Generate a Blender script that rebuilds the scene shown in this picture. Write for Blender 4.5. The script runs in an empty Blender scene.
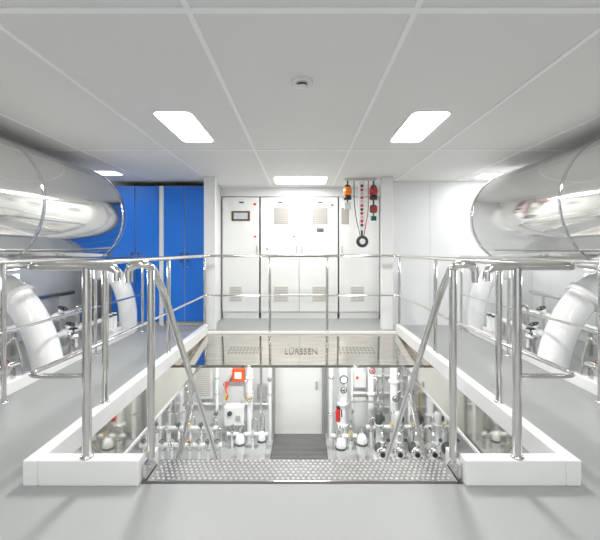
import bpy, bmesh, math, random
from mathutils import Vector, Matrix
random.seed(4)
S = bpy.context.scene
C = S.collection
try:
    S.view_settings.view_transform = 'Standard'
    S.view_settings.look = 'None'
except Exception: pass
PI = math.pi

# ---------------------------------------------------------------- materials
def mat(name, col, rough=0.4, metal=0.0, var=0.04, scale=6.0, coat=0.0, emit=0.0, bump=0.0, spec=0.5, stretch=None):
    m = bpy.data.materials.new(name); m.use_nodes = True
    nt = m.node_tree; b = nt.nodes['Principled BSDF']
    tc = nt.nodes.new('ShaderNodeTexCoord')
    nz = nt.nodes.new('ShaderNodeTexNoise'); nz.inputs['Scale'].default_value = scale; nz.inputs['Detail'].default_value = 3
    if stretch:
        mp = nt.nodes.new('ShaderNodeMapping'); mp.inputs['Scale'].default_value = stretch
        nt.links.new(tc.outputs['Object'], mp.inputs['Vector']); nt.links.new(mp.outputs['Vector'], nz.inputs['Vector'])
    else: nt.links.new(tc.outputs['Object'], nz.inputs['Vector'])
    cr = nt.nodes.new('ShaderNodeValToRGB')
    c = Vector(col)
    cr.color_ramp.elements[0].position = 0.3; cr.color_ramp.elements[1].position = 0.7
    cr.color_ramp.elements[0].color = (*(c*(1-var)), 1); cr.color_ramp.elements[1].color = (*[min(1, v*(1+var)) for v in c], 1)
    nt.links.new(nz.outputs['Fac'], cr.inputs['Fac']); nt.links.new(cr.outputs['Color'], b.inputs['Base Color'])
    b.inputs['Roughness'].default_value = rough; b.inputs['Metallic'].default_value = metal
    b.inputs['Specular IOR Level'].default_value = spec
    if coat: b.inputs['Coat Weight'].default_value = coat; b.inputs['Coat Roughness'].default_value = 0.05
    if emit:
        b.inputs['Emission Color'].default_value = (*col, 1); b.inputs['Emission Strength'].default_value = emit
    if bump:
        bp = nt.nodes.new('ShaderNodeBump'); bp.inputs['Strength'].default_value = bump; bp.inputs['Distance'].default_value = 0.01
        nt.links.new(nz.outputs['Fac'], bp.inputs['Height']); nt.links.new(bp.outputs['Normal'], b.inputs['Normal'])
    return m
M = dict(
 white=mat('white_paint', (.80,.81,.81), .3, coat=.3, var=.015),
 pipe=mat('white_pipe_paint', (.88,.89,.89), .2, coat=.6, var=.01),
 wall=mat('wall_panel_white', (.80,.82,.83), .35, var=.012, scale=1.5),
 lowwall=mat('lower_wall_paint', (.76,.78,.78), .4, var=.03, scale=1.5),
 ceil=mat('ceiling_panel', (.81,.805,.79), .55, var=.01, scale=.8, spec=.2),
 seam=mat('ceiling_seam', (.94,.95,.95), .4, var=.01),
 deck=mat('deck_grey', (.345,.358,.356), .5, var=.015, scale=1.2, spec=.45),
 lowdeck=mat('lower_deck_paint', (.45,.47,.47), .3, var=.03),
 steel=mat('polished_stainless', (.74,.73,.71), .11, 1.0, var=.03, scale=9),
 mirror=mat('mirror_plate', (.64,.61,.56), .08, 1.0, var=.12, scale=3, bump=.10, stretch=(1.0,5.0,1.0)),
 lining=mat('lining_mirror_steel', (.64,.62,.58), .04, 1.0, var=.06, scale=2, bump=.015),
 clad=mat('insulation_cladding', (.80,.80,.79), .085, 1.0, var=.02, scale=1.5),
 cladband=mat('cladding_band', (.66,.67,.68), .12, 1.0, var=.02),
 tread=mat('tread_steel', (.26,.26,.26), .42, .9, var=.08, scale=20),
 stud=mat('tread_stud', (.52,.52,.51), .38, .85, var=.03, scale=20),
 blue=mat('blue_lacquer', (.01,.18,.72), .42, var=.04, scale=1.2),
 blued=mat('locker_carcass_grey', (.35,.40,.48), .4),
 cab=mat('cabinet_white', (.79,.80,.78), .35, var=.012, coat=.2),
 vent=mat('vent_beige', (.64,.62,.58), .6),
 ventd=mat('vent_beige_dark', (.36,.345,.31), .6),
 grey=mat('louvre_grey', (.42,.415,.40), .5),
 lgrey=mat('light_grey', (.6,.6,.6), .5),
 dgrey=mat('dark_grey', (.08,.085,.09), .45),
 black=mat('black_rubber', (.02,.02,.022), .4),
 red=mat('red_enamel', (.7,.02,.015), .3, coat=.4),
 orange=mat('orange_plastic', (.85,.11,.02), .35),
 amber=mat('amber_lens', (.85,.20,.01), .15, coat=.6, emit=.1),
 dkred=mat('dark_red_lens', (.42,.012,.01), .15, coat=.6),
 dkgreen=mat('dark_green_lens', (.01,.11,.07), .15, coat=.6),
 yellow=mat('yellow_paint', (.75,.6,.12), .35),
 green=mat('green_paint', (.05,.4,.15), .35),
 brass=mat('brass', (.75,.55,.25), .25, 1.0),
 screen=mat('screen_pale', (.55,.58,.6), .15),
 bscreen=mat('screen_dark_blue', (.10,.16,.22), .15),
 brown=mat('brown_bezel', (.10,.05,.035), .4),
 lamp=mat('lamp_diffuser', (1,1,1), .5, emit=9.0, var=0),
 dimlamp=mat('dim_lamp_diffuser', (1,1,1), .5, emit=2.0, var=0),
 mat_=mat('dark_grating', (.08,.085,.09), .6, var=.2, scale=30),
 etch=mat('etched_letters', (.17,.165,.15), .5),
 painted_reflection=mat('painted_louvre_reflection', (.40,.38,.35), .25, .9),  # tone of the louvre reflections painted onto the plate
)

# ---------------------------------------------------------------- mesh builder
def frame(ax):
    ax = Vector(ax).normalized()
    h = Vector((0,0,1)) if abs(ax.z) < .9 else Vector((1,0,0))
    u = ax.cross(h).normalized(); v = ax.cross(u).normalized()
    return ax, u, v
def world_off(q):
    off=Vector((0,0,0))
    while q is not None: off+=q.location; q=q.parent
    return off
class MB:
    def __init__(s): s.v=[]; s.f=[]; s.sm=[]
    def add(s, vs, fs, smooth=False):
        o=len(s.v); s.v += [Vector(p) for p in vs]
        for f in fs: s.f.append([i+o for i in f]); s.sm.append(smooth)
        return s
    def box(s, x0,x1,y0,y1,z0,z1):
        if x0>x1: x0,x1=x1,x0
        vs=[(x,y,z) for x in (x0,x1) for y in (y0,y1) for z in (z0,z1)]
        return s.add(vs, [(0,1,3,2),(4,6,7,5),(0,4,5,1),(2,3,7,6),(0,2,6,4),(1,5,7,3)])
    def prism(s, poly, x0, x1):   # polygon in YZ
        n=len(poly); vs=[(x0,a,b) for a,b in poly]+[(x1,a,b) for a,b in poly]
        fs=[list(range(n)), list(range(2*n-1,n-1,-1))]+[(i,i+n,(i+1)%n+n,(i+1)%n) for i in range(n)]
        return s.add(vs,fs)
    def rslab(s, x0,x1,y0,y1,z0,z1,r):   # slab with rounded corners in plan
        pl=[]
        for cx,cy,a0 in ((x1-r,y1-r,0),(x0+r,y1-r,90),(x0+r,y0+r,180),(x1-r,y0+r,270)):
            for k in range(6):
                a=math.radians(a0+18*k); pl.append((cx+r*math.cos(a),cy+r*math.sin(a)))
        n=len(pl); vs=[(a,b,z0) for a,b in pl]+[(a,b,z1) for a,b in pl]
        return s.add(vs,[list(range(n)), list(range(2*n-1,n-1,-1))]+[(i,i+n,(i+1)%n+n,(i+1)%n) for i in range(n)])
    def lathe(s, prof, org, ax, n=28):   # prof: (r,t)
        ax,u,v = frame(ax); org=Vector(org); vs=[]; fs=[]
        for r,t in prof:
            for k in range(n):
                a=2*PI*k/n; vs.append(org+ax*t+(u*math.cos(a)+v*math.sin(a))*max(r,1e-4))
        for i in range(len(prof)-1):
            for k in range(n):
                fs.append((i*n+k, i*n+(k+1)%n, (i+1)*n+(k+1)%n, (i+1)*n+k))
        s.add(vs,fs,True)
        m=len(prof)-1
        s.add(vs[:n],[list(range(n))[::-1]]); s.add(vs[m*n:],[list(range(n))])
        return s
    def cyl(s,p0,p1,r,n=20):
        p0=Vector(p0);p1=Vector(p1); return s.lathe([(r,0),(r,(p1-p0).length)],p0,p1-p0,n)
    def tube(s, pts, r, n=14, closed=False):
        pts=[Vector(p) for p in pts]; L=len(pts); vs=[];fs=[]; u=None
        for i,p in enumerate(pts):
            if closed: t=(pts[(i+1)%L]-pts[i-1]).normalized()
            else: t=(pts[min(i+1,L-1)]-pts[max(i-1,0)]).normalized()
            if u is None: _,u,v=frame(t)
            u=(u-t*u.dot(t)).normalized(); v=t.cross(u)
            for k in range(n):
                a=2*PI*k/n; vs.append(p+(u*math.cos(a)+v*math.sin(a))*r)
        for i in range(L if closed else L-1):
            j=(i+1)%L
            for k in range(n): fs.append((i*n+k,i*n+(k+1)%n,j*n+(k+1)%n,j*n+k))
        s.add(vs,fs,True)
        if not closed:
            s.add(vs[:n],[list(range(n))[::-1]]); s.add(vs[-n:],[list(range(n))])
        return s
    def ring(s, c, ax, R, r, n=24, m=8):
        ax,u,v=frame(ax); c=Vector(c)
        return s.tube([c+(u*math.cos(2*PI*k/n)+v*math.sin(2*PI*k/n))*R for k in range(n)], r, m, True)
    def build(s, name, m, parent=None, bevel=0, kind=None):
        off=world_off(parent)
        me=bpy.data.meshes.new(name); me.from_pydata([tuple(p-off) for p in s.v],[],s.f)
        me.polygons.foreach_set('use_smooth', s.sm)
        me.materials.append(M[m]); me.update()
        bm=bmesh.new(); bm.from_mesh(me); bmesh.ops.recalc_face_normals(bm, faces=bm.faces); bm.to_mesh(me); bm.free()
        o=bpy.data.objects.new(name,me); C.objects.link(o); o.parent=parent
        if bevel:
            b=o.modifiers.new('bevel','BEVEL'); b.width=bevel; b.segments=2; b.limit_method='ANGLE'; b.angle_limit=math.radians(50)
        if kind: o['kind']=kind
        return o
def fillet(pts, r, seg=7):
    pts=[Vector(p) for p in pts]; out=[pts[0]]
    for i in range(1,len(pts)-1):
        a,b,c=pts[i-1],pts[i],pts[i+1]
        d1=min(r,(a-b).length*.48); d2=min(r,(c-b).length*.48)
        p=b+(a-b).normalized()*d1; q=b+(c-b).normalized()*d2
        for k in range(seg+1):
            t=k/seg; out.append(p*(1-t)**2+b*2*t*(1-t)+q*t*t)
    out.append(pts[-1]); return out
def thing(name,label,cat,loc,group=None):
    o=bpy.data.objects.new(name,None); o.empty_display_size=.1; C.objects.link(o); o.location=loc
    o['label']=label;o['category']=cat
    if group:o['group']=group
    return o
def at(px,py,y): return Vector(((px-302)*y/400, y, 1.2-(py-250)*y/400))

# ---------------------------------------------------------------- setting
CZ=2.3
f=MB()
f.box(-3.7,3.7,-2.2,2.05,-.17,0); f.box(-3.7,-1.39,2.05,5.7,-.17,0); f.box(1.39,3.7,2.05,5.7,-.17,0); f.box(-3.7,3.7,5.7,8.2,-.17,0)
f.build('floor','deck',kind='structure')
f=MB()
f.box(-3.7,3.7,.6,2.0,-.22,-.17); f.box(-3.7,-1.39,2.0,5.7,-.22,-.17); f.box(1.39,3.7,2.0,5.7,-.22,-.17); f.box(-3.7,3.7,5.7,8.2,-.22,-.17)
f.build('ceiling','wall',kind='structure')
MB().box(-3.7,3.7,.6,8.2,-2.6,-2.5).build('floor','lowdeck',kind='structure')
MB().box(-3.7,3.7,-2.2,7.7,CZ,CZ+.1).build('ceiling','ceil',kind='structure')
s=MB()
for x in (-3.4,-2.44,-1.48,-.52,.52,1.48,2.44,3.4): s.box(x-.014,x+.014,-2.2,7.0,CZ-.006,CZ)
for y in (-.6,1.83,4.4,6.9): s.box(-3.7,3.7,y-.02,y+.02,CZ-.007,CZ)
s.build('trim_1','seam',kind='structure')
MB().box(-3.8,-3.7,-2.2,7.7,0,CZ).build('wall_left','wall',kind='structure')
MB().box(3.7,3.8,-2.2,7.7,0,CZ).build('wall_right','wall',kind='structure')
MB().box(-3.8,3.8,-2.3,-2.2,0,CZ).build('wall_front','wall',kind='structure')
MB().box(-3.7,3.7,7.6,7.7,0,CZ).build('wall_back','wall',kind='structure')
MB().box(1.38,3.7,6.4,7.6,0,CZ).build('wall_recess','wall',kind='structure')
MB().box(-1.50,-1.42,6.30,7.6,0,CZ).build('wall_recess','wall',kind='structure')
MB().box(-1.42,1.38,7.03,7.3,2.14,CZ).build('trim_13','white',kind='structure')
s=MB()
for px in (430,470): 
    x=(px-302)*6.4/400; s.box(x-.003,x+.003,6.396,6.4,.05,CZ-.02)
s.build('trim_2','lgrey',kind='structure')
MB().box(-1.475,-1.30,6.0,6.10,0,CZ).build('trim_3','white',kind='structure',bevel=.01)
MB().box(1.19,1.365,6.0,6.10,0,CZ).build('trim_4','white',kind='structure',bevel=.01)
# lower room
MB().box(-3.8,-3.7,.5,8.2,-2.5,-.22).build('wall_left','lowwall',kind='structure')
MB().box(3.7,3.8,.5,8.2,-2.5,-.22).build('wall_right','lowwall',kind='structure')
MB().box(-3.8,3.8,.5,.6,-2.5,-.22).build('wall_front','lowwall',kind='structure')
MB().box(-3.7,3.7,8.1,8.2,-2.5,-.22).build('wall_back','lowwall',kind='structure')
# coamings
def coam(sg):
    c=MB(); c.box(sg*1.345,sg*1.42,2.03,5.74,0,.13); c.box(sg*.83,sg*1.345,2.03,2.11,0,.13); c.box(sg*.83,sg*.855,2.11,2.32,-.1,.06)
    return c
coam(-1).build('trim_5','white',kind='structure',bevel=.006)
coam(1).build('trim_6','white',kind='structure',bevel=.006)
MB().box(-1.345,1.345,5.70,5.76,0,.035).build('trim_7','white',kind='structure',bevel=.005)
for sg,n in ((-1,'trim_8'),(1,'trim_9')):
    MB().box(sg*1.365,sg*1.385,2.10,5.69,-.36,0).build(n,'lining',kind='structure')
    MB().box(sg*1.358,sg*1.39,2.10,5.69,-.385,-.36).build(n,'white',kind='structure')
for sg,n in ((-1,'trim_10'),(1,'trim_11')):
    MB().box(sg*2.42,sg*2.47,-2.1,5.8,0,.10).build(n,'white',kind='structure',bevel=.006)

# polished plate + letters
pl=thing('polished_plate','mirror-polished steel plate with etched lettering at the far end of the stair opening','metal plate',(0,5.1,-.06))
m=MB(); m.prism([(5.69,.0),(4.52,-.10),(4.52,-.13),(5.69,-.03)],-1.36,1.36); m.build('plate','mirror',pl)
def text(body,cx,cy,cz,sx,sy,parent,rot,m='etch',name='lettering'):
    cu=bpy.data.curves.new(name,'FONT'); cu.body=body; cu.size=1; cu.align_x='CENTER'; cu.align_y='CENTER'; cu.extrude=.002
    t=bpy.data.objects.new('tmp',cu); C.objects.link(t)
    bpy.context.view_layer.update()
    me=bpy.data.meshes.new_from_object(t.evaluated_get(bpy.context.evaluated_depsgraph_get()))
    bpy.data.objects.remove(t)
    xs=[v.co.x for v in me.vertices]; ys=[v.co.y for v in me.vertices]
    kx=sx/(max(xs)-min(xs)); ky=sy/(max(ys)-min(ys)); mx=(max(xs)+min(xs))/2; my=(max(ys)+min(ys))/2
    R=Matrix.Rotation(rot,4,'X'); off=world_off(parent)
    for v in me.vertices: v.co=R@Vector(((v.co.x-mx)*kx,(v.co.y-my)*ky,v.co.z))+Vector((cx,cy,cz))-off
    me.materials.clear(); me.materials.append(M[m])
    o=bpy.data.objects.new(name,me); C.objects.link(o); o.parent=parent
    return o
ang=math.atan2(.10,1.17)
text('LÜRSSEN',-.01,5.0,-.10*(5.69-5.0)/1.17+.003,.40,.26,pl,ang)
pz=lambda ya: -.10*(5.69-ya)/1.17
for x0,x1 in ((-.92,-.48),(.46,.92)):  # reflection of the cabinet louvres, put into the plate as darker strips
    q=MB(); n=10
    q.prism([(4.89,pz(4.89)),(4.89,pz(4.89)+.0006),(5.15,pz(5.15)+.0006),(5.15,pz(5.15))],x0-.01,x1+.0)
    o=q.build('painted_reflection_panel','mirror',pl)
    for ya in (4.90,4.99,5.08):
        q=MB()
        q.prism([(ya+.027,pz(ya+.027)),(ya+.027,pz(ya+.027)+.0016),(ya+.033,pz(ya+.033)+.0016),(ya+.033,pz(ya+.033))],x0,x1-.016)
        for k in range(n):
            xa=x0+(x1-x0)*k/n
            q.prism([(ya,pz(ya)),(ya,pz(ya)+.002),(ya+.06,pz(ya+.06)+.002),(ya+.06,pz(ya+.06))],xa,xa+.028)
        q.build('painted_reflection_row','painted_reflection',o)

# ---------------------------------------------------------------- guard railing around opening
HZ=1.115
g=thing('guard_railing','polished stainless guard railing running around three sides of the stair opening','railing',(0,5.72,0.035))
pts=[(-.955,2.065,1.04),(-.955,2.065,HZ),(-1.43,2.065,HZ),(-1.39,2.9,HZ),(-1.39,5.72,HZ),(1.39,5.72,HZ),(1.39,2.9,HZ),(1.43,2.065,HZ),(.955,2.065,HZ),(.955,2.065,1.04)]
MB().tube(fillet(pts,.09),.021).build('top_rail','steel',g)
pts=[(-1.11,2.065,.55),(-1.43,2.065,.55),(-1.39,2.9,.55),(-1.39,5.72,.55),(1.39,5.72,.55),(1.39,2.9,.55),(1.43,2.065,.55),(1.11,2.065,.55)]
MB().tube(fillet(pts,.08),.013).build('mid_rail','steel',g)
for x,y,z in [(-1.11,2.065,.13),(1.11,2.065,.13),(-1.387,2.82,.13),(1.387,2.82,.13),(-1.387,4.16,.13),(1.387,4.16,.13),(-1.387,5.71,.13),(1.387,5.71,.13),(-.46,5.73,.035),(.36,5.73,.035)]:
    r=.023 if y<3 else .020
    p=MB().cyl((x,y,z),(x,y,HZ-.01),r).build('post','steel',g)
    MB().lathe([(r+.010,0),(r+.010,.008),(r+.002,.014)],(x,y,z),(0,0,1)).build('foot_flange','steel',p)

# stair handrails
for sg in (-1,1):
    lab='stainless stair handrail left of the stairs, on the blue locker side' if sg<0 else 'stainless stair handrail right of the stairs, opposite the blue locker side'
    h=thing('stair_handrail',lab,'handrail',(sg*.80,2.1,.1),'handrails of the stair')
    pts=[(sg*.905,2.09,1.03),(sg*.905,2.09,HZ+.01),(sg*.79,2.09,HZ+.01),(sg*.805,2.30,1.0-.02),(sg*.82,4.35,-1.38),(sg*.82,4.42,-1.75)]
    MB().tube(fillet(pts,.075),.021).build('hand_rail','steel',h)
    MB().cyl((sg*.80,2.12,.10),(sg*.80,2.12,HZ-.02),.020).build('post','steel',h)
    MB().cyl((sg*.822,2.52,-.30),(sg*.812,3.03,.13),.018).build('post','steel',h)
    MB().cyl((sg*.822,3.55,-1.42),(sg*.82,4.02,-1.0),.018).build('post','steel',h)
# stairs
st=thing('steep_stairs','steep steel ship stairs going down, studded anti-slip top tread','stairs',(0,2.2,-2.5))
for sg in (-1,1):
    MB().prism([(2.075,.085),(2.16,.085),(2.24,0),(4.52,-2.49),(4.2,-2.49),(2.075,-.17)],sg*.812,sg*.828).build('stringer','steel',st)
def tread(y0,z,studs):
    b=MB().box(-.808,.808,y0,y0+.21,z-.03,z).build('tread','tread',st)
    if studs:
        q=MB(); rows=7; n=58
        for j in range(rows):
            for i in range(n):
                x=-.79+1.58*(i+.25+.5*(j%2))/n; y=y0+.02+.174*j/(rows-1)
                q.lathe([(.0100,0),(.009,.003),(.005,.005)],(x,y,z-.001),(0,0,1),8)
        q.build('grip_studs','stud',b)
        MB().box(-.808,.808,y0-.006,y0,z-.04,z+.001).build('nosing','steel',b)
tread(2.08,0,True)
for k in range(1,11): tread(2.10+k*.208,-.226*k,k<2)

# outer walkway railings
for sg in (-1,1):
    lab='stainless railing between the left walkway and the left duct' if sg<0 else 'stainless railing between the right walkway and the right duct'
    h=thing('walkway_railing',lab,'railing',(sg*2.35,3.15,0),'walkway railings beside the ducts')
    MB().tube(fillet([(sg*2.35,-1.2,.95),(sg*2.35,-1.2,HZ-.01),(sg*2.35,5.95,HZ-.01),(sg*2.35,5.95,.95)],.08),.020).build('top_rail','steel',h)
    MB().tube([(sg*2.35,-1.05,.55),(sg*2.35,5.9,.55)],.012).build('mid_rail','steel',h)
    for y in (-1.05,.35,1.75,3.15,4.55,5.9):
        p=MB().cyl((sg*2.35,y,0),(sg*2.35,y,HZ-.02),.019).build('post','steel',h)
        MB().lathe([(.04,0),(.04,.008),(.022,.014)],(sg*2.35,y,0),(0,0,1)).build('foot_flange','steel',p)

# ---------------------------------------------------------------- ducts
for sg in (-1,1):
    X=sg*2.79; Z=1.61; R=.60
    lab='huge polished cylindrical exhaust silencer under the ceiling at left, blue lockers mirrored in its end' if sg<0 else 'huge polished cylindrical exhaust silencer under the ceiling at right'
    d=thing('exhaust_silencer',lab,'silencer',(X,1.5,Z),'pair of overhead silencers')
    y0=-1.6; L=6.52 if sg<0 else 6.78; e=.36
    prof=[(R,t) for t in (0,1,2,3,4,5,6,L)]
    for k in range(1,17):
        a=PI/2*k/16; prof.append((R-.36+.36*math.cos(a), L+e*math.sin(a)))
    prof.append((.001,L+e+.03))
    MB().lathe(prof,(X,y0,Z),(0,1,0),128).build('cladding_shell','clad',d)
    for y in (1.0,3.4,y0+L-.02):
        MB().lathe([(R+.001,-.016),(R+.006,-.013),(R+.006,.013),(R+.001,.016)],(X,y,Z),(0,1,0),128).build('band','cladband',d)
    for y in (-.6,1.0):
        MB().box(X-.03,X+.03,y-.02,y+.02,Z+R-.02,CZ).build('hanger','steel',d)

def flange(mb_parent,p,ax,r,m='pipe',name='flange'):
    b=MB(); axn,u,v=frame(ax); p=Vector(p)
    for s_ in (-1,1): b.lathe([(r*1.0,.003),(r*1.45,.003),(r*1.45,r*.22),(r*1.0,r*.22)] if s_>0 else [(r*1.0,-r*.26),(r*1.45,-r*.26),(r*1.45,-.003),(r*1.0,-.003)],p,axn,24)
    for k in range(8):
        a=2*PI*k/8; c=p+(u*math.cos(a)+v*math.sin(a))*r*1.24
        b.cyl(c-axn*r*.36,c+axn*r*.32,r*.08,8)
    return b.build(name,m,mb_parent)
def handwheel(p,ax,R,parent,m='black'):
    ax_,u,v=frame(ax); p=Vector(p); b=MB(); b.ring(p,ax_,R,R*.15)
    for k in range(3):
        a=2*PI*k/3; b.cyl(p,p+(u*math.cos(a)+v*math.sin(a))*R,R*.09,8)
    b.cyl(p-ax_*R*.8,p+ax_*R*.2,R*.2,10)
    return b.build('handwheel',m,parent)
def valve(p,pax,hax,r,parent,wm='black',bm_='pipe',hw=1.2):
    p=Vector(p);a=Vector(pax).normalized();h=Vector(hax).normalized()
    b=MB(); b.lathe([(r*1.35,-r*1.6),(r*1.35,-r*1.3),(r*.9,-r*1.2),(r*1.3,-r*.4),(r*1.3,r*.4),(r*.9,r*1.2),(r*1.35,r*1.3),(r*1.35,r*1.6)],p,a,20)
    b.lathe([(r*.9,0),(r*.8,r*1.6),(r*1.0,r*1.65),(r*1.0,r*1.9),(r*.25,r*2.0),(r*.2,r*2.7)],p,h,16)
    o=b.build('valve',bm_,parent)
    handwheel(p+h*r*2.8,h,r*hw,o,wm); return o

# big white bends beneath ducts and machinery bay
for sg in (-1,1):
    side='left' if sg<0 else 'right'
    x_in=3.30 if sg<0 else 3.26
    e=thing('curved_pipe','thick glossy white curved pipe slanting down from under the %s silencer'%side,'pipe',(sg*2.66,4.1,0),'thick curved pipes')
    arc=[]
    for k in range(25):
        a=math.radians(8+68*k/24); arc.append((sg*(x_in-.78*math.sin(a)*.92),4.1,.88-.88*(1-math.cos(a))/(1-math.cos(math.radians(76)))))
    MB().tube(arc,.15,36).build('pipe_bend','pipe',e)
    MB().lathe([(.151,-.03),(.18,-.03),(.18,.0),(.18,.03),(.151,.03)],arc[8],Vector(arc[9])-Vector(arc[7]),36).build('flange','pipe',e)
    e=thing('curved_pipe','second white curved pipe dropping beside the far end of the %s silencer'%side,'pipe',(sg*2.55,6.0,0))
    MB().tube(fillet([(sg*3.1,5.96,.90),(sg*2.76,5.98,.84),(sg*2.60,5.98,.4),(sg*2.60,5.98,0)],.34,9),.13,28).build('pipe_bend','pipe',e)
    e=thing('service_pipe','white horizontal service pipe with valves low behind the %s walkway railing'%side,'pipe',(sg*3.15,4.3,.0))
    MB().tube([(sg*3.28,2.5,.30),(sg*3.28,6.2,.30)],.045).build('pipe','pipe',e)
    for y in (2.7,3.6,4.55,5.1,5.9):
        MB().box(sg*3.26,sg*3.3,y-.02,y+.02,0,.27).build('support','steel',e)
    for y,wm in ((3.0,'black'),(3.7,'black'),(4.75,'dkred'),(5.4,'black')):
        valve((sg*3.28,y,.30),(0,1,0),(-sg*.45,0,1),.045,e,wm)
    e=thing('service_pipe','steel horizontal service pipe beside the wall of the %s machinery bay'%side,'pipe',(sg*3.5,4.3,.0))
    MB().tube([(sg*3.55,1.4,.55),(sg*3.55,6.2,.55)],.035).build('pipe','steel',e)
    for y in (2.2,3.4,4.7,5.9):
        MB().box(sg*3.53,sg*3.57,y-.02,y+.02,0,.53).build('support','white',e)
    for y in (3.0,4.5): flange(e,(sg*3.55,y,.55),(0,1,0),.035,'steel')
    e=thing('service_pipe','thin white service pipe with two black handwheels beyond the thick bend at %s'%side,'pipe',(sg*2.85,5.0,.0))
    MB().tube([(sg*2.85,4.55,.20),(sg*2.85,5.75,.20)],.035).build('pipe','pipe',e)
    for y in (4.65,5.65): MB().box(sg*2.835,sg*2.865,y-.015,y+.015,0,.17).build('support','steel',e)
    for y in (4.85,5.25): valve((sg*2.85,y,.20),(0,1,0),(-sg*.35,0,1),.04,e,'black')
    MB().tube(fillet([(sg*2.85,5.05,.2),(sg*2.85,5.05,.5),(sg*2.7,5.05,.5),(sg*2.7,5.05,.0)],.07),.018,10).build('thin_pipe','steel',e)
    e=thing('valve_station','steel valve station with small black handwheels and thin pipes behind the %s walkway railing'%side,'valve station',(sg*2.62,3.3,0))
    MB().box(sg*2.50,sg*2.70,2.85,3.70,0,.04).build('base','white',e,bevel=.005)
    MB().tube([(sg*2.60,2.9,.16),(sg*2.60,3.65,.16)],.03).build('header','steel',e)
    for y in (2.95,3.6): MB().box(sg*2.585,sg*2.615,y-.015,y+.015,.04,.13).build('support','steel',e)
    for y,wm in ((3.05,'black'),(3.25,'black'),(3.48,'dkred')): valve((sg*2.60,y,.16),(0,1,0),(-sg*.3,-.2,1),.026,e,wm,'steel')
    MB().tube(fillet([(sg*2.60,3.14,.17),(sg*2.60,3.14,.36),(sg*2.74,3.14,.36),(sg*2.74,3.14,.04),(sg*2.68,3.14,.02)],.05),.012,10).build('thin_pipe','steel',e)
    MB().tube(fillet([(sg*2.60,3.36,.17),(sg*2.60,3.36,.30),(sg*2.60,3.62,.42),(sg*2.60,3.70,.2),(sg*2.60,3.70,.03)],.05),.012,10).build('thin_pipe','steel',e)
    MB().lathe([(.04,0),(.04,.02)],(sg*2.60,3.14,.40),(0,-1,0)).build('gauge','dgrey',e)
    e=thing('filter_canister','small stainless filter canister with black handwheel behind the %s walkway railing'%side,'filter',(sg*2.53,4.5,0))
    MB().lathe([(.06,0),(.06,.02),(.05,.03),(.05,.20),(.065,.21),(.065,.24),(.04,.27),(.02,.28)],(sg*2.56,4.48,0),(0,0,1)).build('housing','steel',e)
    handwheel((sg*2.56,4.48,.32),(0,0,1),.045,e)
    e=thing('filter_block','white filter block with dark caps past the bends of the %s bay'%side,'filter',(sg*2.56,5.4,0))
    MB().box(sg*2.50,sg*2.66,5.30,5.55,0,.14).build('base','white',e,bevel=.01)
    for y in (5.36,5.49): 
        o=MB().lathe([(.035,0),(.04,.01),(.04,.18),(.03,.20)],(sg*2.58,y,.14),(0,0,1)).build('canister','pipe',e)
        MB().lathe([(.042,0),(.042,.03)],(sg*2.58,y,.30),(0,0,1)).build('cap','dgrey',o)
    for y,w_ in ((3.2,'near'),(5.0,'far')):  # added fill lamps, invented to brighten the white pipes in the bay
        e=thing('added_bay_lamp','%s added white fill lamp low on the side wall of the %s machinery bay'%(w_,side),'added fill lamp',(sg*3.69,y,0))
        MB().box(sg*3.66,sg*3.70,y-.20,y+.20,.79,.91).build('housing','white',e,bevel=.01)
        MB().box(sg*3.652,sg*3.66,y-.17,y+.17,.81,.89).build('diffuser','dimlamp',e)
        MB().cyl((sg*3.685,y,0),(sg*3.685,y,.80),.012).build('conduit','white',e)
        Ld=bpy.data.lights.new('lamp','AREA'); Ld.shape='RECTANGLE'; Ld.size=.08; Ld.size_y=.34; Ld.energy=5
        Ld.specular_factor=.25
        lo=bpy.data.objects.new('lamp',Ld); C.objects.link(lo); lo.location=(-sg*.05,0,.85); lo.rotation_euler=(0,sg*PI/2,0); lo.parent=e

# ---------------------------------------------------------------- cabinets
def blue_cabinet(x0,x1,label):
    t=thing('blue_locker',label,'locker',((x0+x1)/2,6.6,0),'blue lockers')
    MB().box(x0,x1,6.37,6.95,.06,2.22).build('body','blued',t)
    MB().box(x0+.02,x1-.02,6.40,6.95,0,.06).build('plinth','lgrey',t)
    n=2; w=(x1-x0)/n
    for k in range(n):
        d=MB().box(x0+k*w+.008,x0+(k+1)*w-.008,6.35,6.37,.07,2.21).build('door','blue',t,bevel=.004)
        hx=x0+w-(.05 if k==0 else -.05)
        MB().box(hx-.012,hx+.012,6.325,6.35,1.0,1.16).build('handle','dgrey',d,bevel=.003)
        MB().cyl((hx,6.335,.93),(hx,6.35,.93),.012).build('lock','steel',d)
blue_cabinet(-3.03,-2.27,'double-door blue locker next to the left silencer, farther from the white pillar')
blue_cabinet(-2.20,-1.53,'double-door blue locker right beside the white pillar')
MB().box(-2.268,-2.202,6.36,6.9,0,2.22).build('trim_14','white',kind='structure')

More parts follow.
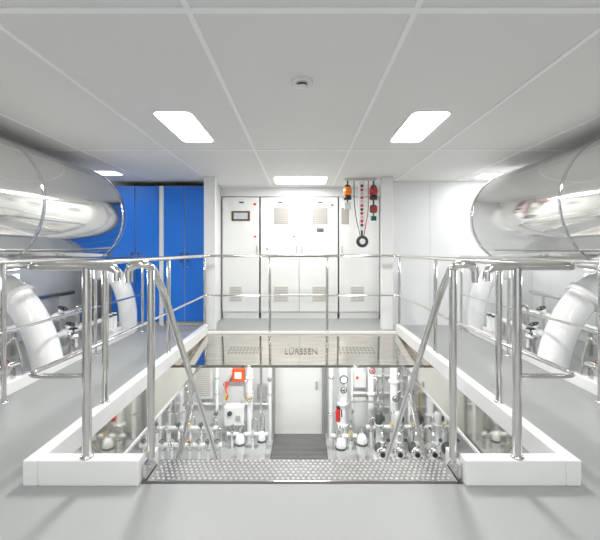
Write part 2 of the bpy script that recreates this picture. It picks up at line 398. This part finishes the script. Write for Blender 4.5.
def louvre(x0,x1,z0,z1,y,parent,m_='vent'):
    b=MB(); b.box(x0,x1,y-.006,y+.001,z0,z1); o=b.build('louvre',m_,parent)
    s=MB(); n=max(5,int((z1-z0)/.04))
    for k in range(n):
        z=z0+(z1-z0)*(k+.5)/n; s.box(x0+.02,x1-.02,y-.008,y-.005,z-.006,z+.006)
    s.build('slats','grey',o)
def handle(x,y,z,parent,h=.12):
    MB().box(x-.009,x+.009,y-.02,y,z,z+h).build('handle','grey',parent,bevel=.004)
def cabinet(x0,x1,doors,label):
    t=thing('control_cabinet',label,'cabinet',((x0+x1)/2,7.25,0),'white control cabinets')
    MB().box(x0,x1,7.02,7.5,.10,2.13).build('body','lgrey',t,bevel=.005)
    MB().box(x0+.01,x1-.01,7.03,7.48,0,.10).build('plinth','cab',t)
    w=(x1-x0)/doors; out=[]
    for k in range(doors):
        out.append(MB().box(x0+k*w+.006,x0+(k+1)*w-.006,7.0,7.022,.12,2.12).build('door','cab',t,bevel=.005))
    return t,out
t,d=cabinet(-1.40,-.75,1,'white control cabinet with brown-framed display, beside the blue lockers')
o=MB().box(-1.23,-.91,6.985,7.0,1.71,1.88).build('display','brown',d[0],bevel=.003); MB().box(-1.19,-.95,6.982,6.986,1.74,1.85).build('screen','screen',o)
MB().box(-.85,-.80,6.994,7.0,1.98,2.02).build('warning_label','red',d[0])
MB().box(-.84,-.80,6.994,7.0,1.42,1.45).build('warning_label','red',d[0])
MB().box(-1.10,-1.02,6.994,7.0,2.02,2.045).build('name_label','dgrey',d[0])
louvre(-1.27,-1.05,.30,.56,7.0,d[0]); handle(-.79,7.0,1.15,d[0])
t,d=cabinet(-.728,.632,2,'wide white control cabinet with two doors and four louvred vents')
for k,(a,b) in enumerate(((-.49,-.24),(.18,.45))):
    louvre(a,b,1.65,1.94,7.0,d[k],'ventd'); louvre(a,b,.30,.56,7.0,d[k])
o=MB().box(.26,.38,6.99,7.0,1.515,1.58).build('display','dgrey',d[1]); MB().box(.27,.37,6.987,6.991,1.525,1.57).build('screen','bscreen',o)
MB().box(-.62,-.60,6.994,7.0,1.2,1.23).build('lock','dgrey',d[0]); handle(-.095,7.0,1.15,d[0]); handle(.0,7.0,1.15,d[1])
MB().box(.28,.36,6.994,7.0,2.02,2.045).build('name_label','dgrey',d[1]); MB().box(-.42,-.34,6.994,7.0,2.02,2.045).build('name_label','dgrey',d[0])
MB().box(.51,.55,6.994,7.0,1.97,2.0).build('warning_label','red',d[1]); MB().box(-.16,-.13,6.994,7.0,1.42,1.445).build('warning_label','red',d[0])
t,d=cabinet(.65,1.36,1,'white single-door control cabinet behind the hanging alarm lights')
louvre(.69,.82,1.65,1.94,7.0,d[0],'ventd'); louvre(.85,1.09,.30,.56,7.0,d[0]); handle(.70,7.0,1.15,d[0])

# alarm cluster
al=thing('alarm_light_cluster','alarm beacon cluster hanging from the ceiling, orange beacon, dark red beacon and round black sounder','alarm beacons',(.92,6.15,CZ))
MB().box(.66,1.14,6.13,6.17,2.262,2.295).build('bracket_bar','steel',al)
def beacon(x,lens,base,cap):
    b=MB().lathe([(.05,0),(.06,.01),(.06,.06),(.045,.07)],(x,6.15,1.97),(0,0,1)).build('beacon_base',base,al)
    MB().lathe([(.055,0),(.064,.02),(.067,.07),(.058,.11),(.04,.135)],(x,6.15,2.04),(0,0,1)).build('beacon_lens',lens,b)
    MB().lathe([(.048,0),(.042,.025),(.015,.04)],(x,6.15,2.165),(0,0,1)).build('beacon_cap',cap,b)
    MB().cyl((x,6.15,2.19),(x,6.15,2.27),.014).build('beacon_stem','dgrey',b)
beacon(.70,'amber','black','black'); beacon(1.10,'dkred','black','dkgreen')
o=MB().box(.87,.96,6.12,6.18,1.50,2.265).build('signal_column','white',al,bevel=.006)
for z,m_ in ((2.18,'dgrey'),(2.12,'red'),(2.06,'lgrey'),(2.0,'red'),(1.94,'lgrey'),(1.88,'red'),(1.82,'dkgreen'),(1.76,'red'),(1.70,'lgrey'),(1.64,'red'),(1.58,'dgrey')):
    MB().lathe([(.024,0),(.024,.012),(.012,.02)],(.915,6.12,z),(0,-1,0),14).build('indicator',m_,o)
MB().tube(fillet([(.80,6.15,2.27),(.80,6.15,1.95),(.83,6.15,1.7),(.89,6.14,1.42)],.1),.007,8).build('cable','dgrey',al)
MB().tube(fillet([(1.02,6.15,2.27),(1.02,6.15,1.8),(.95,6.14,1.42)],.1),.007,8).build('cable','red',al)
o=MB().lathe([(.08,0),(.092,.02),(.092,.045),(.078,.06)],(.92,6.14,1.33),(0,-1,0)).build('sounder','black',al)
MB().lathe([(.045,0),(.04,.008)],(.92,6.080,1.33),(0,-1,0)).build('sounder_centre','white',o)
MB().cyl((.92,6.15,1.34),(.92,6.15,1.52),.018).build('sounder_bracket','dgrey',al)
o=MB().lathe([(.04,0),(.058,.02),(.058,.10),(.04,.12)],(1.10,6.15,1.77),(0,0,1)).build('siren_body','dgrey',al); MB().lathe([(.02,0),(.042,.05)],(1.10,6.10,1.82),(0,-1,0)).build('siren_horn','dkred',o)
MB().cyl((1.10,6.15,1.87),(1.10,6.15,1.98),.014).build('siren_stem','dgrey',al)
MB().box(1.06,1.14,6.12,6.18,1.65,1.72).build('relay_box','dkgreen',al,bevel=.005); MB().cyl((1.10,6.15,1.70),(1.10,6.15,1.78),.01).build('relay_stem','dgrey',al)
MB().box(.65,.75,6.12,6.18,1.82,1.93).build('relay_box','lgrey',al,bevel=.005)
MB().cyl((.70,6.15,1.92),(.70,6.15,1.98),.012).build('relay_stem','dgrey',al)

# smoke detector
t=thing('smoke_detector','small round white smoke detector on the ceiling','smoke detector',(0,2.6,CZ))
MB().lathe([(.072,0),(.072,.014),(.062,.022)],(0,2.6,CZ),(0,0,-1)).build('base','white',t)
MB().lathe([(.034,0),(.034,.014),(.026,.017)],(0,2.6,CZ-.022),(0,0,-1)).build('sensor_ring','dgrey',t)
MB().lathe([(.042,0),(.035,.012),(.001,.016)],(0,2.6,CZ-.038),(0,0,-1)).build('cap','white',t)

# ceiling lights
def lightf(x0,x1,y0,y1,label,power,z=CZ,group='ceiling lights',lm='lamp'):
    t=thing('ceiling_light',label,'ceiling light',((x0+x1)/2,(y0+y1)/2,z),group)
    MB().rslab(x0-.015,x1+.015,y0-.015,y1+.015,z-.006,z,.075).build('frame','white',t)
    MB().rslab(x0,x1,y0,y1,z-.010,z-.006,.065).build('diffuser',lm,t)
    L=bpy.data.lights.new('lamp','AREA'); L.shape='RECTANGLE'; L.size=x1-x0-.06; L.size_y=y1-y0-.06; L.energy=power; L.color=(1,.985,.955)
    o=bpy.data.objects.new('lamp',L); C.objects.link(o); o.location=(0,0,-.013); o.parent=t
lightf(-1.19,-.89,3.17,4.05,'rectangular ceiling light, left of the two nearer ones',44)
lightf(.89,1.19,3.17,4.05,'rectangular ceiling light, right of the two nearer ones',44)
lightf(-.42,.38,6.0,6.6,'wide ceiling light above the white control cabinets',19)
lightf(-3.4,-2.6,5.55,5.85,'wide ceiling light above the end of the left silencer',4,lm='dimlamp')
lightf(2.6,3.4,5.75,6.05,'wide ceiling light above the end of the right silencer',12)
for x in (-1.04,1.03):
    for y in (.2,-1.6): lightf(x-.16,x+.16,y,y+.75,'rectangular ceiling light behind the viewpoint',17)
ZL=-.22
lightf(-1.6,-.6,6.6,6.9,'lower deck ceiling light left of the door',34,ZL,'lower lights')
lightf(.6,1.6,6.6,6.9,'lower deck ceiling light right of the door',34,ZL,'lower lights')
lightf(-3.0,-2.2,4.6,4.9,'lower deck ceiling light under the left walkway',24,ZL,'lower lights')
lightf(2.2,3.0,4.6,4.9,'lower deck ceiling light under the right walkway',24,ZL,'lower lights')

# ---------------------------------------------------------------- lower deck
dr=MB().box(-.54,.40,8.06,8.1,-2.5,-.45).build('door_1','cab',kind='structure',bevel=.004)
MB().box(.28,.31,8.02,8.06,-1.6,-1.44).build('door_handle','steel',dr)
fr=MB(); fr.box(-.60,-.545,8.05,8.1,-2.5,-.40); fr.box(.405,.46,8.05,8.1,-2.5,-.40); fr.box(-.60,.46,8.05,8.1,-.445,-.39); fr.build('trim_12','grey',kind='structure')
t=thing('floor_grating','dark grating mat on the lower floor in front of the door','grating',(-.05,7.5,-2.5))
MB().box(-.56,.46,6.95,8.0,-2.5,-2.48).build('mat','mat_',t)
s=MB()
for k in range(22): s.box(-.55,.45,6.98+k*.046,6.985+k*.046,-2.48,-2.474)
s.build('bars','grey',t)

def wallbox(px0,px1,py0,py1,y,dep,name,label,cat,m_='white'):
    a=at(px0,py1,y); b=at(px1,py0,y)
    t=thing(name,label,cat,((a.x+b.x)/2,y+dep,a.z))
    MB().box(a.x,b.x,y,y+dep,a.z,b.z).build('body',m_,t,bevel=.01)
    return t,a,b
t,a,b=wallbox(193,213,364,399,7.95,.15,'vent_cabinet','white wall unit with grey louvres left of the orange square box','vent')
louvre(a.x+.05,b.x-.05,a.z+.05,b.z-.05,7.95,t)
t,a,b=wallbox(232,244,369,382,7.95,.15,'safety_box','orange square safety box with white centre on the lower wall','safety box','orange')
MB().box(a.x+.05,b.x-.05,7.94,7.95,a.z+.06,b.z-.06).build('panel','white',t,bevel=.003)
t,a,b=wallbox(224,244,407,426,7.6,.2,'equipment_box','white equipment box with dark gauge below the orange square box','equipment box')
MB().lathe([(.045,0),(.045,.03)],((a.x+b.x)/2-.08,7.6,b.z-.12),(0,-1,0)).build('gauge','dgrey',t)
MB().box(a.x+.22,a.x+.31,7.585,7.6,a.z+.1,a.z+.2).build('control_panel','grey',t)
MB().box(a.x+.03,a.x+.08,7.65,7.78,-2.5,a.z).build('leg','steel',t); MB().box(b.x-.08,b.x-.03,7.65,7.78,-2.5,a.z).build('leg','steel',t)
t,a,b=wallbox(257,266,386,399,7.95,.15,'junction_box','small grey junction box on the lower wall left of the door','junction box','grey')
t,a,b=wallbox(354,366,374,388,7.95,.15,'junction_box','white junction box on the lower wall right of the door','junction box','cab')
MB().box(a.x+.04,a.x+.09,7.94,7.95,b.z-.1,b.z-.05).build('indicator','orange',t)

def riser(px,y,r,z0,z1,label,fl=(),vl=(),m_='pipe',br=()):
    x=(px-302)*y/400
    t=thing('vertical_pipe',label,'pipe',(x,y,z0))
    MB().cyl((x,y,z0),(x,y,z1),r).build('pipe',m_,t)
    for z in fl: flange(t,(x,y,z),(0,0,1),r,'steel' if m_=='pipe' and r<.05 else 'pipe')
    for z,wm in vl: valve((x,y,z),(0,0,1),(0,-1,0),min(r,.05),t,wm,hw=1.1)
    for z,dx in br:
        MB().tube(fillet([(x,y-.0,z),(x+dx,y-.05,z),(x+dx,y-.05,z-.35),(x,y-.02,z-.40)],.06),r*.45,10).build('branch_pipe','steel',t)
    return t
lf='left of the lower door'; rt='right of the lower door'
riser(151,7.75,.035,-2.5,-.22,'white riser pipe farthest left of all on the lower deck',(-1.5,),((-1.9,'black'),))
riser(159,7.7,.05,-2.5,-.22,'white riser pipe second from the far left, black handwheel low down',(-1.2,),((-1.7,'black'),),br=((-1.3,.10),))
riser(169,7.8,.04,-2.5,-.22,'white riser pipe with dark red handwheel, far '+lf,(-1.5,),((-1.8,'dkred'),))
riser(176,7.6,.022,-2.5,-.22,'thin steel riser pipe behind the left handrail',(-1.4,-1.9),m_='steel')
riser(182,7.75,.06,-2.5,-.22,'white riser pipe with two flanges behind the left handrail',(-1.3,-1.9),br=((-1.4,.10),))
riser(190,7.65,.022,-2.5,-.22,'thin steel riser pipe left of the louvred unit',(-1.7,),m_='steel',br=((-1.5,-.07),))
riser(217,7.8,.032,-2.5,-.22,'slim white riser pipe between louvred unit and orange box',(-1.3,-1.6),((-1.95,'black'),))
riser(250,7.7,.055,-2.5,-.22,'white riser pipe with brass-coloured valve between orange box and door',(-1.25,),((-1.6,'brass'),),br=((-1.3,-.09),))
riser(261,7.65,.024,-2.5,-.22,'slim steel riser pipe in front of the grey junction box',(-1.9,),m_='steel',br=((-1.9,.07),))
riser(270,7.8,.032,-2.5,-.22,'slim white riser pipe hard against the left of the lower door',(-1.6,),((-1.3,'black'),))
riser(331,7.85,.045,-2.5,-.22,'white riser pipe hard against the right of the lower door',(-1.3,-2.0))
t7=riser(343,7.7,.08,-2.5,-.22,'thick white riser pipe with black handwheel and a dial gauge',(-1.75,-2.15),((-1.45,'black'),))
p=Vector(((343-302)*7.7/400,7.58,1.2-(379-250)*7.58/400))
o=MB().lathe([(.075,0),(.08,.01),(.08,.04),(.07,.045)],p,(0,-1,0)).build('gauge_case','dgrey',t7); MB().lathe([(.06,0),(.06,.003)],(p.x,p.y-.045,p.z),(0,-1,0)).build('dial','white',o)
MB().cyl(p,(p.x,7.7,p.z),.015).build('gauge_stem','steel',t7)
riser(352,7.9,.028,-2.5,-.22,'slim white riser pipe with green handwheel, third right of the door',(),((-1.95,'green'),))
riser(371,7.82,.06,-2.5,-.22,'white riser pipe with dark red handwheel above the steel shelf',(-1.6,),((-1.12,'dkred'),),br=((-1.3,.12),))
riser(383,7.8,.026,-2.5,-.22,'slim steel riser pipe behind the right end of the steel shelf',(-1.2,),m_='steel')
riser(394,7.8,.08,-2.5,-.22,'thick white riser pipe with grey handwheel right of the steel shelf',(-1.35,),((-1.65,'dgrey'),),br=((-1.2,.13),))
riser(402,7.65,.02,-2.5,-.22,'thin steel riser pipe just left of the right stair handrail foot',(-1.3,-1.6),m_='steel')
riser(410,7.7,.04,-2.5,-.22,'white riser pipe with black handwheel behind the right handrail',(-1.2,),((-1.5,'black'),))
riser(420,7.7,.022,-2.5,-.22,'thin brass riser pipe between white ones far '+rt,(-1.5,),m_='brass')
riser(430,7.8,.07,-2.5,-.22,'white riser pipe with three flanges, far '+rt,(-1.2,-1.6,-2.0),br=((-1.3,.12),))
riser(445,7.7,.045,-2.5,-.22,'white riser pipe farthest right with yellow handwheel',(-1.4,),((-1.7,'yellow'),))

def manifold(px0,px1,py,y,r,label,colors,hax=(0,-.5,1)):
    a=at(px0,py,y); b=at(px1,py,y)
    t=thing('valve_manifold',label,'pipe manifold',((a.x+b.x)/2,y,-2.5))
    MB().tube([a,b],r).build('header_pipe','pipe',t)
    for x in (a.x+.04,b.x-.04): MB().box(x-.02,x+.02,y-.02,y+.02,-2.5,a.z-r).build('stand','steel',t)
    n=len(colors); w=(b.x-a.x)/n
    for k,c in enumerate(colors):
        x=a.x+w*(k+.5)
        MB().cyl((x,y,a.z+.02),(x,y,-2.5),r*.7).build('branch','pipe',t)
        flange(t,(x,y,a.z-r*1.8),(0,0,1),r*.7,'steel')
        v=valve((x,y,a.z),(1,0,0),hax,r*.8,t,c,'steel' if k%2 else 'pipe')
        xl=x+w*.42; h=.16+.06*(k%3)
        if k%2==0: MB().tube(fillet([(xl,y,a.z),(xl,y,a.z+h),(xl-w*.5,y+.04,a.z+h),(xl-w*.5,y+.05,a.z-.02)],.06),.013,8).build('loop_pipe','steel',t)
B='black'; D='dgrey'; Lg='lgrey'; Y='yellow'
manifold(140,222,445,7.0,.042,'low white valve manifold with dark handwheels left of the floor grating',[B,D,B,Lg,B,'brass',D,B,B])
manifold(140,218,428,7.4,.04,'upper white valve manifold with one dark red handwheel behind the low left one',['dkred',B,Lg,B,Y,B,D])
manifold(227,268,434,7.45,.036,'short white valve manifold beside the left edge of the door',[B,D,Lg,B])
manifold(331,357,436,7.4,.04,'short white valve manifold beside the right edge of the door',[D,Y])
manifold(366,458,427,7.52,.04,'upper white valve manifold above the pumps',[B,'green',Y,D,Y,B,Lg,Y,B])

def vessel(px,y,r,z1,label):
    x=(px-302)*y/400
    t=thing('pressure_vessel',label,'vessel',(x,y,-2.5))
    MB().lathe([(r*.8,0),(r*.8,.06),(r,.10),(r,z1+2.5-.12),(r*.7,z1+2.5-.03),(.01,z1+2.5)],(x,y,-2.5),(0,0,1)).build('tank','pipe',t)
    MB().lathe([(r+.001,0),(r+.015,.005),(r+.015,.03),(r+.001,.035)],(x,y,z1-.2),(0,0,1)).build('clamp','dgrey',t)
    MB().cyl((x,y,z1-.02),(x,y,z1+.10),.02).build('spout','steel',t)
vessel(240,7.1,.085,-2.05,'small white upright vessel nearest the floor grating on its left')
vessel(262,7.1,.065,-2.0,'narrow white upright vessel at the left corner of the grating')
vessel(341,7.05,.09,-2.1,'small white upright vessel just right of the floor grating')
vessel(362,7.1,.09,-2.05,'white upright vessel between the grating and the pumps')

def pump(px,y,label,mc):
    x=(px-302)*y/400; z=-2.5
    t=thing('pump',label,'pump',(x,y,z),'row of pumps right of the door')
    MB().box(x-.12,x+.12,y-.2,y+.12,z,z+.10).build('base','white',t,bevel=.01)
    MB().lathe([(.05,0),(.09,.03),(.10,.05),(.10,.14),(.08,.16)],(x,y-.04,z+.22),(0,1,0)).build('motor',mc,t)
    MB().lathe([(.03,0),(.11,.01),(.11,.05),(.09,.08),(.06,.12)],(x,y-.16,z+.22),(0,1,0)).build('casing','steel',t)
    MB().lathe([(.045,0),(.04,.02)],(x,y-.16,z+.22),(0,-1,0)).build('cap','black',t)
    MB().tube(fillet([(x,y-.11,z+.32),(x,y-.11,z+.56),(x,y+.10,z+.56)],.08),.026).build('outlet_pipe','steel',t)
    flange(t,(x,y-.11,z+.42),(0,0,1),.028,'pipe')
    MB().lathe([(.03,0),(.03,.02)],(x+.09,y-.15,z+.47),(0,-1,0)).build('gauge','dgrey',t)
    MB().tube(fillet([(x+.09,y-.14,z+.47),(x+.09,y-.12,z+.38),(x+.04,y-.11,z+.34)],.03),.008,8).build('gauge_line','steel',t)
pump(381,6.95,'pump with steel casing, first of the row counted from the lower door','dgrey')
pump(398,6.95,'pump with steel casing, second of the row counted from the lower door','grey')
pump(415,6.95,'pump with steel casing, third of the row counted from the lower door','dgrey')
pump(432,6.95,'pump with steel casing, fourth of the row counted from the lower door','grey')
pump(449,6.95,'pump with steel casing, last of the row counted from the lower door','dgrey')
def vpump(px,y,label,mc):
    x=(px-302)*y/400; z=-2.5
    t=thing('upright_pump',label,'pump',(x,y,z),'upright pumps behind the low row')
    MB().lathe([(.09,0),(.09,.03),(.06,.04),(.06,.50),(.08,.51),(.08,.54)],(x,y,z),(0,0,1)).build('casing','pipe',t)
    MB().lathe([(.06,0),(.068,.02),(.068,.18),(.05,.21),(.01,.22)],(x,y,z+.54),(0,0,1)).build('motor',mc,t)
    MB().box(x+.055,x+.10,y-.05,y+.02,z+.6,z+.68).build('terminal_box','dgrey',t)
vpump(379,7.28,'upright pump with dark motor nearest the steel shelf','dgrey')
vpump(398,7.28,'upright pump with pale motor, second from the steel shelf','lgrey')
vpump(418,7.28,'upright pump with dark motor, third from the steel shelf','dgrey')
vpump(438,7.28,'upright pump with pale motor, farthest right behind the pump row','lgrey')
a=at(350,401,7.4)
t=thing('wall_shelf','stainless shelf on legs right of the lower door','shelf',(a.x+.3,7.5,-2.5))
MB().box(a.x,a.x+.60,7.42,7.6,a.z-.04,a.z).build('board','steel',t)
for dx in (.02,.55): MB().box(a.x+dx,a.x+dx+.03,7.57,7.60,-2.5,a.z-.04).build('leg','steel',t)
p=at(338,421,7.15)
t=thing('fire_extinguisher','red fire extinguisher on a thin stand just right of the lower door','fire extinguisher',(p.x,7.15,-2.5))
MB().lathe([(.042,0),(.045,.02),(.045,.17),(.035,.21),(.02,.23)],p,(0,0,1)).build('cylinder','red',t)
MB().box(p.x-.03,p.x+.03,7.12,7.18,p.z+.23,p.z+.26).build('valve_head','black',t)
MB().tube([(p.x+.02,7.12,p.z+.245),(p.x+.06,7.09,p.z+.21),(p.x+.06,7.08,p.z+.10)],.010,8).build('hose','black',t)
MB().cyl((p.x-.02,7.20,-2.5),(p.x-.02,7.20,p.z+.22),.012).build('stand','steel',t)
p=at(227,384,7.7); q=at(226,400,7.7)
t=thing('hanging_hose','short orange and yellow hose hanging under a red valve left of the orange box','hose',(q.x,7.7,q.z))
MB().tube(fillet([p,(p.x-.03,7.68,p.z-.1),(p.x+.03,7.66,p.z-.2),q],.1),.015).build('hose','orange',t)
MB().tube([(q.x-.03,7.65,q.z),(q.x+.03,7.64,q.z+.14)],.015).build('nozzle','yellow',t)
handwheel((p.x,7.62,p.z+.02),(0,-1,0),.05,t,'red')
MB().box(p.x-.03,p.x+.03,7.7,8.1,p.z-.03,p.z+.05).build('bracket','steel',t)
for (px0,px1,py,r,lab) in ((150,222,404,.035,'white horizontal pipe across the lower left wall under the louvred unit'),
                         (350,455,393,.03,'white horizontal pipe across the lower right wall above the shelf'),
                         (226,272,404,.025,'thin white horizontal pipe on the lower wall under the orange box'),
                         (372,455,376,.025,'thin white horizontal pipe highest on the lower right wall'),
                         (372,455,407,.025,'thin white horizontal pipe lowest on the lower right wall'),
                         (146,190,378,.025,'thin white horizontal pipe highest on the lower left wall')):
    y=8.02
    a=at(px0,py,y); b=at(px1,py,y)
    t=thing('horizontal_pipe',lab,'pipe',a); MB().tube([a,b],r).build('pipe','pipe',t)
    for k in (.25,.75):
        c=a.lerp(b,k); flange(t,c,(1,0,0),r,'steel'); MB().box(c.x+.06,c.x+.09,y,8.1,c.z-.015,c.z+.015).build('clip','dgrey',t)

# ---------------------------------------------------------------- world, camera
w=bpy.data.worlds.new('World'); S.world=w; w.use_nodes=True
w.node_tree.nodes['Background'].inputs[0].default_value=(.9,.95,1,1); w.node_tree.nodes['Background'].inputs[1].default_value=.3
cam=bpy.data.cameras.new('Camera'); co=bpy.data.objects.new('Camera',cam); C.objects.link(co)
co.location=(0,0,1.2); co.rotation_euler=(PI/2,0,0); cam.sensor_width=36; cam.lens=24; cam.shift_x=-2/600; cam.shift_y=-20/600; cam.clip_start=.02
S.camera=co
